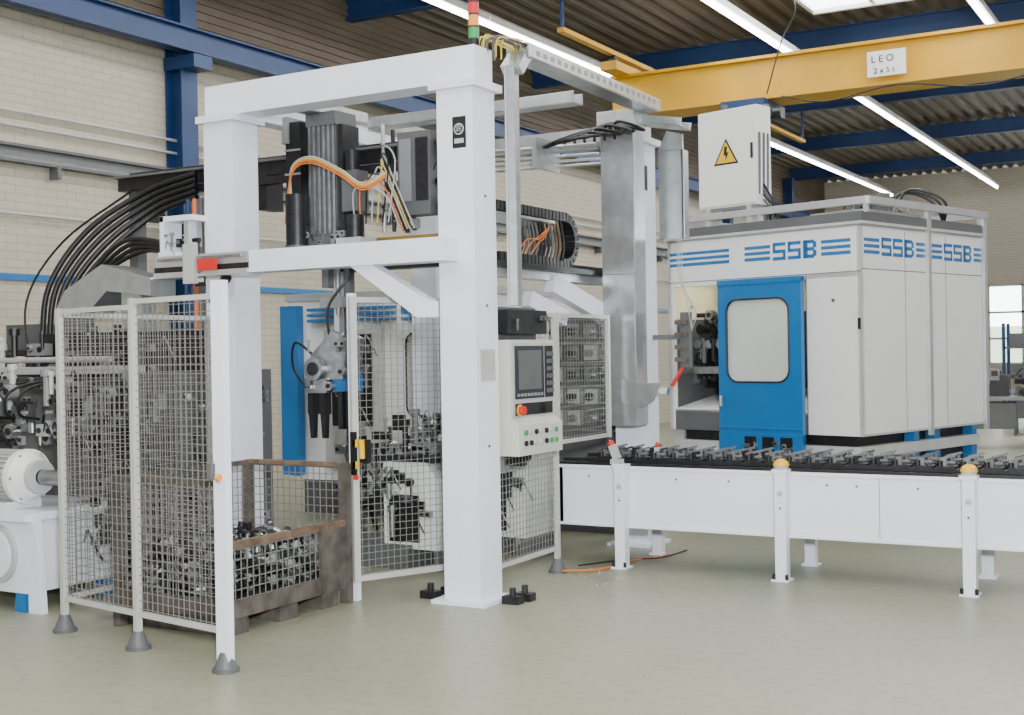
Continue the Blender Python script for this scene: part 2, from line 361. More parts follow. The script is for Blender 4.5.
for k in range(9):
    x=-4.95+k*.09
    b.tube([(x,9.02,3.28),(x+.1,8.85,3.22+.02*k),(x+.35,8.8,3.28),(-4.25,9.0,3.4)],.013,BLACK,6,5)
for k in range(3):
    b.tube([(-3.9+.02*k,9.46,2.5),(-3.88+.02*k,9.44,2.2-.04*k),(-3.82+.04*k,9.45,2.0-.05*k),(-3.80,9.5,1.75)],.004,random.choice([ORANGE,LGREY]),5,5)
b.done(parent=gantry)
b=B('cable_drag_chain')
def chain(b,pts,w,h,m=BLACK):
    P=[Vector(p) for p in pts]
    for i in range(len(P)-1):
        L=(P[i+1]-P[i]).length; n=max(1,int(L/.055)); d=(P[i+1]-P[i]).normalized()
        for k in range(n):
            c=P[i]+d*L*(k+.5)/n; b.beam(c-d*.022,c+d*.022,w,h,m)
arc=[(-4.55,7.5,2.64)]+[(-4.55,8.62+.18*math.cos(t),2.46+.18*math.sin(t)) for t in [math.radians(90-k*18) for k in range(11)]]+[(-4.55,7.6,2.28)]
chain(b,arc,.16,.07); arc2=[(p[0]-.2,p[1]-.12,p[2]-.01) for p in arc]; chain(b,arc2,.1,.06,DARK)
for k in range(14): b.tube([(-4.62+.012*k,8.0+.04*k,2.3),(-4.6+.01*k,8.05+.04*k,2.42),(-4.6+.01*k,8.0+.04*k,2.6)],.012,random.choice([BLACK,GREY,RUST2,BLACK,DARK]),5,4)
for k in range(3): b.tube([(-4.5,7.9+.1*k,2.32),(-4.48,8.0+.1*k,2.42),(-4.5,8.2+.05*k,2.45),(-4.5,8.4,2.55)],.006,ORANGE,5,4)
b.box(-4.75,7.4,2.57,-4.45,8.4,2.59,GALV); b.box(-4.7,7.4,2.2,-4.4,9.3,2.24,DARK)
b.done(parent=gantry)
b=B('transfer_rail')
b.box(-8.2,7.55,3.02,-4.9,7.72,3.12,DARK); b.box(-8.2,7.5,3.12,-4.9,7.76,3.14,GREY); b.box(-7.9,7.49,2.94,-5.1,7.55,3.0,DARK)
for x in(-7.9,-6.6,-5.2): b.box(x-.05,7.54,2.75,x+.05,7.74,3.02,DARK)
for k in range(3): b.cyl((-8.1,7.6+.05*k,3.16),(-5.0,7.6+.05*k,3.16),.014,BLACK,8)
b.box(-8.15,7.62,0,-8.05,7.72,3.02,GREY)
b.done(parent=gantry)
b=B('handling_unit')
xc,yc=-5.85,7.45
b.box(xc-.34,yc-.1,2.45,xc-.2,yc+.1,3.36,BLACK)
b.box(xc-.36,yc-.12,3.2,xc-.3,yc+.1,3.4,MGREY)
for z in(2.6,2.78,2.96,3.14): b.box(xc-.345,yc-.11,z,xc-.195,yc-.10,z+.015,MGREY)
b.cyl((xc-.19,yc-.16,2.42),(xc-.19,yc-.16,2.8),.085,DARK,18); b.cyl((xc-.19,yc-.16,2.38),(xc-.19,yc-.16,2.42),.095,GREY,18)
b.box(xc-.12,yc-.1,2.45,xc+.14,yc+.1,3.38,GREY)
for k in range(6): b.box(xc-.11+.045*k,yc-.115,2.5,xc-.09+.045*k,yc-.10,3.34,STEEL)
b.box(xc-.12,yc-.13,3.3,xc+.16,yc+.12,3.4,GREY); b.box(xc-.12,yc-.13,2.4,xc+.2,yc+.12,2.48,GREY)
b.box(xc+.16,yc-.1,2.5,xc+.2,yc+.1,3.3,DARK)
b.box(xc+.2,yc-.12,2.65,xc+.34,yc+.02,2.95,GREY); b.cyl((xc+.27,yc-.08,2.95),(xc+.27,yc-.08,3.1),.05,DARK)
b.cyl((xc+.30,yc-.1,2.42),(xc+.30,yc-.1,2.62),.07,DARK); b.box(xc+.2,yc-.2,2.4,xc+.42,yc,2.45,LGREY)
for k in range(4): b.cyl((xc+.42+.09*k,yc+.1,2.5),(xc+.42+.09*k,yc+.1,3.3-.05*k),.016,[ALU,BLACK,MGREY,BLACK][k],8)
b.box(xc+.62,yc,2.6,xc+.9,yc+.15,3.2,GREY); b.box(xc+.64,yc-.01,2.7,xc+.74,yc,3.15,MGREY); b.box(xc+.78,yc-.01,2.7,xc+.88,yc,3.15,DARK)
b.clutter(xc+.4,xc+1.1,yc+.02,yc+.12,2.5,3.05,26,[DARK,STEEL,BLACK,MGREY],.7)
b.clutter(xc-.3,xc+.25,yc-.2,yc-.12,2.42,2.55,10,[DARK,STEEL,MGREY],.6)
b.box(xc+.25,yc+.05,2.36,xc+1.3,yc+.2,2.46,GOLD); b.box(xc+.1,yc-.02,2.22,xc+1.3,yc+.1,2.3,DARK)
b.box(xc-.42,yc-.15,2.34,xc+.5,yc+.15,2.4,MGREY)
for dx,r in((-.16,ORANGE),(-.1,ORANGE),(-.05,PCABLE),(0,LGREY)):
    b.tube([(xc-.25+dx*.4,yc-.15,2.75+dx),(xc-.2,yc-.2,3.0+dx*.3),(xc+.0,yc-.22,3.06+dx*.3),(xc+.25,yc-.2,2.95+dx*.3),(xc+.45,yc-.2,2.83+dx*.3),(xc+.62,yc-.15,2.9+dx*.2)],.007,r,6,6)
for k in range(7):
    b.tube([(xc+.3+.05*k,yc-.1,2.55),(xc+.35+.06*k,yc-.16,2.8+.03*k),(xc+.6,yc-.15,2.75+.05*k),(xc+.65+.02*k,yc-.02,2.5)],.006,random.choice([BLACK,LGREY,PCABLE,ORANGE]),5,5)
xr=xc+.1
b.box(xr-.045,yc-.05,1.66,xr+.0,yc+.02,2.36,ALU); b.box(xr+.04,yc-.04,1.7,xr+.09,yc+.03,2.36,GREY); b.cyl((xr+.02,yc-.08,1.9),(xr+.02,yc-.08,2.36),.02,STEEL,10)
b.box(xr-.14,yc-.1,1.95,xr+.06,yc+.1,2.03,MGREY); b.box(xr-.1,yc-.12,2.1,xr-.04,yc+.05,2.3,GREY)
b.prism([(xr-.2,yc-.12,1.42),(xr+.08,yc-.12,1.42),(xr+.12,yc-.12,1.72),(xr-.02,yc-.12,1.78),(xr-.22,yc-.12,1.6)],(0,.22,0),STEEL)
b.cyl((xr-.16,yc-.17,1.5),(xr-.16,yc+.14,1.5),.085,STEEL,18); b.cyl((xr-.16,yc-.18,1.5),(xr-.16,yc-.17,1.5),.05,DARK,14)
b.box(xr-.26,yc-.14,1.32,xr-.06,yc+.1,1.43,STEEL); b.box(xr-.03,yc-.1,1.33,xr+.1,yc+.1,1.45,BLUE)
b.clutter(xr-.25,xr+.1,yc-.18,yc-.13,1.35,1.7,10,[STEEL,MGREY,DARK],.5)
for dx in(-.27,-.16): 
    b.box(xr+dx,yc-.1,1.16,xr+dx+.05,yc-.02,1.32,DARK); b.prism([(xr+dx,yc-.09,1.16),(xr+dx+.05,yc-.09,1.16),(xr+dx+.04,yc-.09,.98),(xr+dx+.015,yc-.09,.98)],(0,.05,0),DARK)
for dx in(.0,.07): b.box(xr+dx,yc-.08,1.05,xr+dx+.04,yc,1.33,DARK)
b.tube([(xr-.2,yc-.1,1.6),(xr-.38,yc-.1,1.7),(xr-.44,yc-.05,1.5),(xr-.3,yc,1.3)],.010,BLACK,6,6)
b.tube([(xr-.05,yc-.1,1.7),(xr-.02,yc-.15,1.95),(xr+.12,yc-.1,2.15),(xr+.2,yc,2.3)],.010,BLACK,6,6)
b.done(.003,gantry)
b=B('linear_axis')
b.box(-6.75,GY-.32,2.17,-5.86,GY-.15,2.21,ALU); b.box(-6.75,GY-.3,2.25,-5.86,GY-.16,2.33,ALU)
b.box(-6.75,GY-.31,2.21,-5.86,GY-.2,2.25,DARK); b.box(-6.7,GY-.335,2.29,-5.9,GY-.325,2.31,STEEL)
b.box(-6.3,GY-.345,2.21,-6.12,GY-.33,2.29,RED)
b.box(-6.42,GY-.36,2.12,-6.32,GY-.31,2.40,LGREY)
b.box(-6.72,GY-.3,2.33,-6.55,GY-.1,2.36,WHITE);b.box(-6.72,GY-.28,2.36,-6.68,GY-.1,2.62,WHITE);b.box(-6.72,GY-.28,2.58,-6.4,GY-.1,2.62,WHITE);b.box(-6.5,GY-.26,2.4,-6.46,GY-.12,2.6,ALU)
b.beam((-6.1,GY-.25,2.17),(-6.3,GY-.2,2.0),.05,.05,DARK)
b.clutter(-6.7,-6.35,GY-.3,GY-.2,2.38,2.55,8,[ALU,MGREY,DARK],.5)
b.done(.003,gantry)

# ---------------------------------------------------------------- safety fences
b=B('safety_fence')
A0,A1,A2=(-5.98,5.04),(-5.24,4.91),(-4.50,4.79)
b.fence(A0,A1,.18,1.9);b.fence(A1,A2,.18,1.93)
b.fence(A0,(-6.0,6.3),.18,1.88,posts=False); b.beam((-6.,6.3,0),(-6.,6.3,1.88),.04,.04,FRAME)
for p in(A0,A1,(-6.,6.3)): b.conefoot(*p)
b.done()
b=B('safety_gate')
b.fence((-4.48,4.80),(-4.90,5.22),.14,1.96,fr=.04,foot=False)
b.beam((-4.46,4.76,.02),(-4.46,4.76,1.99),.045,.08,WHITE,up=(1,0,0)); b.conefoot(-4.46,4.76)
b.beam((-4.50,4.72,.98),(-4.50,4.72,1.06),.03,.03,GREY); b.beam((-4.44,4.72,.98),(-4.44,4.70,1.0),.02,.03,AMBER); b.done()
b=B('safety_gate')
b.fence((-4.96,6.52),(-4.62,7.25),.12,1.98,fr=.045,foot=False)
b.beam((-4.97,6.53,.0),(-4.97,6.53,2.0),.045,.045,WHITE)
b.box(-4.95,6.49,1.0,-4.91,6.51,1.05,YEL2); b.box(-4.95,6.49,.86,-4.91,6.51,.91,YEL2); b.box(-4.97,6.49,.82,-4.93,6.51,1.1,BLACK); b.box(-4.9,6.5,.9,-4.84,6.54,1.05,BLACK)
b.cyl((-4.88,6.49,1.05),(-4.88,6.5,.93),.02,YEL2,10); b.box(-4.95,6.49,.79,-4.92,6.51,.82,RED)
b.beam((-4.62,7.25,0),(-4.62,7.25,.14),.04,.04,FRAME)
b.done()
b=B('safety_fence')
b.fence((-4.24,7.1),(-4.26,7.99),.16,1.88); b.conefoot(-4.26,7.99)
b.fence((-4.26,8.02),(-4.26,8.88),.92,1.88,foot=False,posts=True)
b.done()
b=B('operator_control_panel')
yA,yB2=7.04,7.64
b.prism([(-4.21,yA,.92),(-4.02,yA,.92),(-4.02,yA,1.12),(-4.08,yA,1.16),(-4.08,yA,1.68),(-4.21,yA,1.68)],(0,yB2-yA,0),PANEL)
b.box(-4.08,yA+.02,1.17,-4.075,yB2-.02,1.66,LGREY)
b.box(-4.08,yA+.05,1.29,-4.068,yA+.44,1.64,SCREEN); b.box(-4.08,yA+.46,1.29,-4.068,yB2-.03,1.64,DARK)
b.box(-4.068,yA+.09,1.35,-4.066,yA+.40,1.61,GREY)
for i in range(3):
    for j in range(6): b.box(-4.068,yA+.475+i*.035,1.32+j*.05,-4.062,yA+.50+i*.035,1.35+j*.05,GREY)
for j in range(8): b.box(-4.068,yA+.07+j*.045,1.305,-4.063,yA+.10+j*.045,1.325,MGREY)
b.box(-4.08,yA+.05,1.18,-4.07,yB2-.04,1.26,DARK)
b.cyl((-4.07,yA+.1,1.215),(-4.03,yA+.1,1.215),.028,RED,14); b.cyl((-4.075,yA+.1,1.215),(-4.065,yA+.1,1.215),.04,YEL2,14)
b.cyl((-4.07,yA+.45,1.22),(-4.05,yA+.45,1.22),.03,BLACK,14)
for i in range(7):
    for j in range(2):
        b.cyl((-4.02,yA+.08+i*.07,1.0+j*.07),(-4.005,yA+.08+i*.07,1.0+j*.07),.018,random.choice([GREEN,LGREY,BLACK,BLACK,GREEN]),10)
b.box(-4.022,yA+.03,.94,-4.018,yB2-.03,1.10,PANEL)
b.box(-4.222,yA+.05,.95,-4.19,yB2-.05,1.9,GREY); b.box(-4.2,yA+.02,1.72,-4.1,yB2-.05,1.88,DARK)
b.clutter(-4.1,-4.08,yA+.1,yB2-.1,1.76,1.86,4,[DARK,GREY],.4)
b.done(.004)

# ---------------------------------------------------------------- pallet box with parts
b=B('wire_pallet_box')
X0,X1,Y0,Y1=-5.80,-4.98,5.30,6.44
for x in(X0,X1):
    for y in(Y0,Y1): b.box(x-.03,y-.03,.0,x+.03,y+.03,.90,RUST)
b.box(X0,Y0,.12,X1,Y1,.16,RUST)
for z0,z1 in((.12,.22),(.87,.90)):
    b.box(X0,Y0-.02,z0,X1,Y0+.02,z1,RUST);b.box(X0,Y1-.02,z0,X1,Y1+.02,z1,RUST);b.box(X0-.02,Y0,z0,X0+.02,Y1,z1,RUST)
b.box(X1-.02,Y0,.1,X1+.02,Y1,.2,RUST); b.box(X1-.02,Y0,.50,X1+.025,Y1,.54,RUST2); b.box(X1+.0,Y1-.28,.12,X1+.025,Y1-.02,.5,RUST)
b.box(X0,Y1-.025,.88,X1,Y1+.025,.905,RUST2)
for y in(Y0+.05,(Y0+Y1)/2-.08,Y1-.25): b.box(X0,y,.0,X1,y+.16,.12,RUST)
def wires(p,q,z0,z1,sp=.05):
    p=Vector((*p,0));q=Vector((*q,0));L=(q-p).length;n=int(L/sp)
    for k in range(n+1):
        c=p+(q-p)*k/n; b.beam((c.x,c.y,z0),(c.x,c.y,z1),.005,.005,WIRE)
    n=int((z1-z0)/sp)
    for k in range(n+1):
        z=z0+(z1-z0)*k/n; b.beam((p.x,p.y,z),(q.x,q.y,z),.005,.005,WIRE)
wires((X1,Y0),(X1,Y1),.2,.49);wires((X0,Y0),(X0,Y1),.2,.88);wires((X0,Y0),(X1,Y0),.2,.88);wires((X0,Y1),(X1,Y1),.2,.88)
box=b.done()
b=B('metal_castings_heap')
for k in range(560):
    c=Vector((random.uniform(X0+.08,X1-.08),random.uniform(Y0+.08,Y1-.08),0)); zm=.2+.30*random.random(); c.z=zm
    R=Matrix.Rotation(random.random()*6.3,4,'Z')@Matrix.Rotation(random.random()*6.3,4,'X')
    b.M=Matrix.Translation(c)@R; m=random.choice([STEEL,STEEL,MGREY,DARK,DARK])
    if k%3==0: b.cyl((0,0,-.02),(0,0,.03),.024,m,9)
    elif k%3==1: b.box(-.04,-.013,-.01,.04,.013,.01,m); b.box(-.04,-.013,-.01,-.02,.013,.035,m)
    else: b.box(-.026,-.026,-.008,.026,.026,.008,m); b.cyl((0,0,0),(0,0,.035),.012,m,8)
b.M=Matrix.Identity(4); b.box(X0+.03,Y0+.03,.165,X1-.03,Y1-.03,.2,DARK); b.done(parent=box)

# ---------------------------------------------------------------- conveyor
b=B('conveyor')
CX1,CY0,CY1=1.2,8.40,8.98
b.box(-4.45,CY0,.29,CX1,CY0+.03,.735,WHITE); b.box(-4.45,CY0-.012,.72,CX1,CY0+.05,.745,WHITE)
b.box(-4.45,CY1-.03,.42,CX1,CY1,.72,WHITE); b.box(-4.45,CY0-.015,.29,CX1,CY0+.03,.31,WHITE)
for x in(-2.05,.35): b.box(x-.002,CY0-.003,.31,x+.002,CY0,.72,GREY)
for x in(-4.2,-3.5,-3.1,-2.4,-2.2,-1.8,-1.1): b.cyl((x,CY0,.66),(x,CY0-.004,.66),.008,GREY,8)
b.box(-4.45,CY0+.05,.70,CX1,CY1-.02,.765,BLACK); b.box(-4.45,CY0+.07,.765,CX1,CY0+.10,.79,DARK); b.box(-4.45,CY1-.1,.765,CX1,CY1-.07,.79,DARK)
b.box(-4.45,CY0-.01,.745,CX1,CY0+.07,.765,BLACK)
b.box(-4.45,CY0,.29,-4.42,CY1,.72,WHITE)
for i,x in enumerate((-3.91,-2.70,-1.47,-.25,.95)):
    b.box(x-.04,CY0-.095,.01,x+.04,CY0-.015,.74,WHITE); b.box(x-.06,CY0-.13,0,x+.06,CY0+.0,.015,WHITE)
    b.box(x-.055,CY0-.1,.74,x+.055,CY0-.01,.765,WHITE)
    for dx in(-.045,.045): b.cyl((x+dx,CY0-.11,.015),(x+dx,CY0-.11,.05),.012,DARK,8)
    b.cyl((x,CY0-.096,.6),(x,CY0-.1,.6),.02,LGREY,10); b.cyl((x,CY0-.096,.5),(x,CY0-.1,.5),.008,GREY,8)
    b.box(x-.04,CY1+.0,.01,x+.04,CY1+.07,.42,WHITE); b.box(x-.06,CY1-.02,0,x+.06,CY1+.09,.015,WHITE); b.box(x-.04,CY0+.03,.36,x+.04,CY1,.42,WHITE)
    if i in(1,2,3,4): 
        b.cyl((x,CY0-.055,.765),(x,CY0-.055,.79),.05,LGREY,16); b.sph((x,CY0-.055,.79),.056,YEL2,.85,16,5,True)
conv=b.done(.003)
b=B('sensor_head'); x=-3.93
b.box(x-.05,CY0-.09,.765,x+.03,CY0-.02,.80,LGREY); b.beam((x-.01,CY0-.05,.8),(x-.05,CY0-.05,.90),.05,.05,LGREY); b.sph((x-.06,CY0-.05,.91),.028,RED,1); b.box(x+.22,CY0+.1,.79,x+.26,CY0+.14,.88,LGREY); b.sph((x+.24,CY0+.12,.9),.02,RED); b.done(parent=conv)
b=B('workpiece_fixtures'); x=-4.1
while x<1.15:
    for yy in(CY0+.12,CY0+.34):
        y=yy+random.uniform(-.01,.01); m=random.choice([STEEL,DARK,GREY]); 
        b.box(x-.06,y-.05,.79,x+.06,y+.08,.805,DARK); b.box(x-.035,y-.02,.805,x+.0,y+.04,.855,m)
        b.cyl((x+.03,y,.80),(x+.03,y,.86),.014,GREY,8); b.beam((x-.05,y,.85),(x+.05,y+.02,.875),.022,.014,random.choice([GREY,DARK,GREY]))
        b.cyl((x-.04,y-.03,.805),(x-.04,y-.03,.84),.018,DARK,8); b.cyl((x+.01,y-.045,.83),(x+.06,y-.045,.83),.012,GREY,8)
    x+=.145
b.done(parent=conv)

# ---------------------------------------------------------------- machining centre (right)
ang=-math.radians(16.5)
MM=Matrix.Translation((-2.83,11.07,0))@Matrix.Rotation(ang,4,'Z')
b=B('machining_center',MM)
W,D=2.18,2.30; ZB,ZT=.80,2.70
b.box(-.04,0,ZB,0,D,ZT,WHITE2)
b.box(-W,D-.04,ZB,0,D,ZT,WHITE2); b.box(-W,0,ZB,-W+.04,D,ZT,WHITE2); b.box(-W,0,ZT-.04,0,D,ZT,WHITE2)
b.box(-.57,-.0,ZB,0,.04,2.26,WHITE2); b.box(-W,0,2.22,0,.04,ZT,WHITE2); b.box(-W,0,ZB,-W+.07,.04,2.22,WHITE2)
b.box(-W-.02,-.02,ZT,.02,D+.02,ZT+.09,GREY); b.box(-W-.03,-.03,ZT-.02,.03,D+.03,ZT+.005,LGREY)
b.box(-W+.07,0,ZB,-.57,.04,1.0,GREY)
b.prism([(-W+.07,-.0,.98),(-.57,-.0,.98),(-.57,.7,1.10),(-W+.07,.7,1.10)],(0,0,.03),WHITE2)
b.box(-W+.04,1.3,ZB,-.04,1.34,2.66,TAN); b.box(-W+.04,.04,2.5,-.04,1.3,2.52,TAN); b.box(-.1,.04,1.0,-.06,1.3,2.5,TAN); b.box(-W+.04,.05,1.9,-W+.06,1.3,2.5,TAN); b.box(-W+.04,.05,1.0,-W+.06,1.3,1.9,GREY)
b.box(-W+.12,.1,0,-.15,D-.15,ZB,DARK); b.box(-W+.05,.02,.6,-.03,D-.05,.7,LGREY); b.box(-W,.06,.0,-W+.12,.3,ZB,LGREY); b.box(-W+.3,-.05,.45,-.6,.1,.62,LGREY)
for y in(.95,1.35,2.1): b.box(-.14,y,0,-.04,y+.1,ZB,BLUE)
for y in(.76,1.53): b.box(0,y-.003,ZB+.02,.002,y+.003,ZT-.05,GREY)
b.box(0,.01,2.28,.002,D,2.288,GREY); b.box(-W,-.002,2.26,0,0,2.268,GREY); b.box(-.57,-.002,ZB,-.56,0,2.26,GREY)
b.box(0,.0,ZB+.0,.004,D,ZB+.02,LGREY)
for x,y in((.0,1.17),(.0,2.3)):
    b.box(x,y-.03,ZB-.05,x+.035,y+.03,2.88,ALU)
for (p,q) in(((-W,.05),(0.04,.05)),((0.04,.05),(.04,D)),((-W,D-.05),(.04,D-.05)),((-W,.05),(-W,D))):
    b.beam((*p,2.89),(*q,2.89),.05,.065,ALU)
for x,y in((-W,.05),(0.03,.05),(-W/2,.05),(-W,D),(0,D-.05)): b.box(x-.02,y-.02,2.78,x+.02,y+.02,2.87,ALU)
b.box(-.9,.6,ZT+.09,-.3,1.6,2.88,GALV); b.cyl((-.5,1.2,2.88),(-.5,1.2,3.08),.10,GREY,14)
b.clutter(-1.2,-.2,.8,2.0,2.86,2.98,20,[MGREY,DARK,GREY],.9)
for k in range(3): b.tube([(-.7+.08*k,1.5,2.8),(-.62+.08*k,1.6,3.06+.03*k),(-.45+.08*k,1.7,3.12),(-.25+.06*k,1.8,3.0),(-.2,1.9,2.8)],.014,BLACK,6,5)
b.rwin(-1.50,.72,-.565,2.24,-1.40,1.28,-.70,2.06,.12,-.09,-.04,BLUE,GLASS,BLACK)
b.box(-1.50,-.10,2.2,-.565,-.02,2.25,BLUE); b.box(-1.50,-.10,.62,-.565,-.04,.80,BLUE); b.box(-1.50,-.10,.84,-.565,-.09,.86,BLUE)
for x in(-1.2,-1.0,-.8): b.box(x,-.105,.64,x+.13,-.10,.77,BLACK)
b.clutter(-1.2,-.7,-.13,-.11,.66,.74,6,[MGREY,STEEL],.4)
b.cyl((-1.45,-.13,1.05),(-1.45,-.13,1.15),.015,ALU,8)
for x in(-.30,-1.9): b.box(x,-.006,2.0,x+.03,0,2.03,GREY)
b.box(-.03,-.02,1.75,-.01,0,1.85,BLACK)
def stripes(x0,x1,side):
    for k,(h) in enumerate((.032,.03,.03)):
        z=2.42+k*.055
        if side=='f': b.box(x0,-.004,z,x1,0,z+h,BLUE)
        else: b.box(0,x0,z,.004,x1,z+h,BLUE)
stripes(-2.15,-1.42,'f');stripes(-1.24,-.95,'f');stripes(-.40,-.10,'f')
stripes(.05,.31,'r');stripes(.97,1.13,'r');stripes(1.22,1.46,'r');stripes(2.11,2.26,'r')
pf=lambda s,u0,z0,u1,z1,m: s.box(u0,-.004,z0,u1,0,z1,m)
pr=lambda s,u0,z0,u1,z1,m: s.box(0,u0,z0,.004,u1,z1,m)
b.ssb(pf,-.92,2.41,.165,.14,.025,.032,BLUE); b.ssb(pr,.35,2.41,.165,.17,.03,.032,BLUE); b.ssb(pr,1.50,2.41,.165,.165,.03,.032,BLUE)
b.box(-2.12,.5,1.2,-1.0,1.0,1.95,DARK); b.box(-2.12,.18,1.35,-1.55,.5,1.42,STEEL)
b.clutter(-2.10,-1.2,.2,.5,1.2,1.95,90,[STEEL,DARK,BLACK,DARK,GREY],.9)
for k in range(4): b.cyl((-2.0+.14*k,.22,1.65),(-2.0+.14*k,.5,1.65),.05,STEEL,14)
b.done(.003)
L=bpy.data.lights.new('machine_work_lamp','AREA'); L.shape='RECTANGLE'; L.size=1.4; L.size_y=.1; L.energy=12; L.color=(1,.95,.75)
o=bpy.data.objects.new('machine_work_lamp',L); o.matrix_world=MM@Matrix.Translation((-1.2,.35,2.46)); S.collection.objects.link(o)
b=B('electrical_cabinet',MM)
b.box(-2.0,.3,3.0,-1.3,.54,3.97,WHITE2); b.box(-1.99,.285,3.02,-1.31,.30,3.95,WHITE2)
for x in(-1.9,-1.4): b.box(x-.03,.3,2.80,x+.03,.5,3.0,LGREY)
b.prism([(-1.80,.282,3.42),(-1.50,.282,3.42),(-1.65,.282,3.68)],(0,.004,0),BLACK); b.prism([(-1.77,.279,3.438),(-1.53,.279,3.438),(-1.65,.279,3.645)],(0,.004,0),YEL2)
b.prism([(-1.665,.277,3.60),(-1.63,.277,3.60),(-1.64,.277,3.54),(-1.615,.277,3.54),(-1.655,.277,3.45),(-1.65,.277,3.51),(-1.675,.277,3.51)],(0,.003,0),BLACK)
b.box(-1.35,.27,3.45,-1.33,.285,3.6,BLACK)
for k in range(5): b.cyl((-1.30,.34+.035*k,3.1),(-1.29,.34+.035*k,3.7),.012,random.choice([LGREY,GREY,ALU]),6)
for k in range(4): b.tube([(-1.29,.4,3.2-.05*k),(-1.24,.42,3.1-.04*k),(-1.22-.01*k,.45,3.0),(-1.2-.05*k,.5,2.8)],.012,random.choice([LGREY,GREY,BLACK]),6,5)
b.cyl((-1.75,.4,3.97),(-1.75,.4,4.04),.03,GREY,8)
b.done(.004)

# ---------------------------------------------------------------- second machine behind the gantry
b=B('machining_center'); x0,x1,y0=-8.35,-5.95,9.9
b.box(x0,y0,.35,x1,y0+1.9,2.15,WHITE2); b.box(x0+.1,y0+.1,0,x1-.1,y0+1.8,.35,GREY); b.box(x0-.02,y0-.02,2.15,x1+.02,y0+1.92,2.22,LGREY)
b.rwin(x0+1.35,.55,x0+2.1,1.88,x0+1.5,1.0,x0+1.98,1.8,.1,y0-.06,y0-.01,WHITE2,GLASS,BLACK)
b.box(x0-.0,y0-.12,.4,x0+.22,y0-.02,2.1,BLUE); b.box(x0+.5,y0-.05,.5,x0+1.2,y0-.0,1.85,LGREY); b.box(x0+.6,y0-.06,.9,x0+1.1,y0-.05,1.8,DARK)
b.clutter(x0+.65,x0+1.05,y0-.14,y0-.06,.95,1.75,26,[STEEL,MGREY,DARK],.9)
for k in range(3):
    z=1.93+k*.055; b.box(x0+.3,y0-.064,z,x0+1.35,y0-.0,z+.03,BLUE); b.box(x1-.32,y0-.064,z,x1-.05,y0,z+.03,BLUE)
pg=lambda s,u0,z0,u1,z1,m: s.box(u0,y0-.064,z0,u1,y0,z1,m)
b.ssb(pg,x1-.95,1.92,.155,.16,.03,.034,BLUE)
b.done(.003)

b=B('fixture_station')
for (x,y,z1,w) in((-5.3,7.9,1.0,.5),(-5.6,8.8,1.0,.6),(-5.0,8.7,1.1,.45)):
    b.prism([(x-w/2,y-.25,.15),(x+w/2,y-.25,.15),(x+w/2,y-.25,z1-.35),(x+w/2-.12,y-.25,z1-.2),(x-w/2,y-.25,z1-.2)],(0,.5,0),WHITE2)
    b.box(x-w/2-.03,y-.28,z1-.2,x+w/2+.03,y+.28,z1-.16,DARK); b.box(x-w/2+.05,y-.256,.2,x+w/2-.18,y-.25,z1-.45,DARK)
    for sx in(-w/2,w/2-.06): b.box(x+sx,y-.25,0,x+sx+.06,y+.25,.15,GREY)
    b.clutter(x-w/2,x+w/2,y-.3,y+.1,z1-.15,z1+.12,26,[STEEL,DARK,GREY,MGREY,BLACK],.9)
    b.clutter(x-w/2,x+w/2,y-.33,y-.27,.3,z1-.25,20,[STEEL,DARK,GREY,BLACK],.8)
for k in range(6): b.beam((-6.0+.12*k,8.0,.2),(-5.95+.12*k,7.7,.9),.03,.03,random.choice([DARK,STEEL,BLACK]))
b.box(-6.1,7.6,0,-5.3,8.1,.18,GREY)
b.clutter(-6.1,-5.35,7.7,7.85,.25,1.0,30,[DARK,BLACK,STEEL,MGREY],1.1)
b.done()
b=B('tooling_rack')
b.box(-5.3,9.85,0,-4.55,9.95,1.92,GREY)
for i in range(5):
    for j in range(4):
        b.box(-5.25+.17*j,9.76,.95+.19*i,-5.13+.17*j,9.85,1.08+.19*i,random.choice([LGREY,ALU,STEEL])); b.cyl((-5.19+.17*j,9.70,1.01+.19*i),(-5.19+.17*j,9.76,1.01+.19*i),.035,random.choice([DARK,STEEL]),12)
    b.box(-5.3,9.72,.90+.19*i,-4.55,9.85,.92+.19*i,STEEL)
b.done()
b=B('red_gripper'); b.box(-3.9,9.5,1.45,-3.82,9.56,1.9,GREY)
for z in(1.5,1.6,1.7,1.8): b.box(-3.93,9.45,z,-3.83,9.52,z+.035,RUST)
b.beam((-3.88,9.5,1.45),(-3.98,9.5,1.3),.025,.025,RED); b.beam((-4.14,9.5,1.7),(-3.9,9.53,1.7),.04,.04,GREY); b.done(parent=gantry)

# ---------------------------------------------------------------- hydraulic unit far left
b=B('hydraulic_power_unit')
b.box(-7.5,5.3,.12,-6.62,6.1,.6,WHITE); b.box(-7.55,5.25,.58,-6.58,6.15,.63,WHITE)
b.cyl((-6.90,5.3,.36),(-6.90,5.27,.36),.19,LGREY,28); b.cyl((-6.90,5.27,.36),(-6.90,5.255,.36),.16,WHITE,28)
for x in(-7.4,-6.7):
    for y in(5.35,6.0): b.prism([(x-.06,y-.05,0),(x+.06,y-.05,0),(x+.04,y-.05,.12),(x-.04,y-.05,.12)],(0,.1,0),BLUE)
b.prism([(-6.62,5.3,.62),(-6.62,5.3,0),(-6.5,5.3,0),(-6.55,5.3,.62)],(0,.05,0),WHITE)
ya=5.5
b.cyl((-7.3,ya,.84),(-6.88,ya,.84),.15,LGREY,24)
for k in range(28):
    t=2*math.pi*k/28; b.beam((-7.28,ya+.16*math.cos(t),.84+.16*math.sin(t)),(-6.90,ya+.16*math.cos(t),.84+.16*math.sin(t)),.008,.03,LGREY,up=(0,math.cos(t),math.sin(t)))
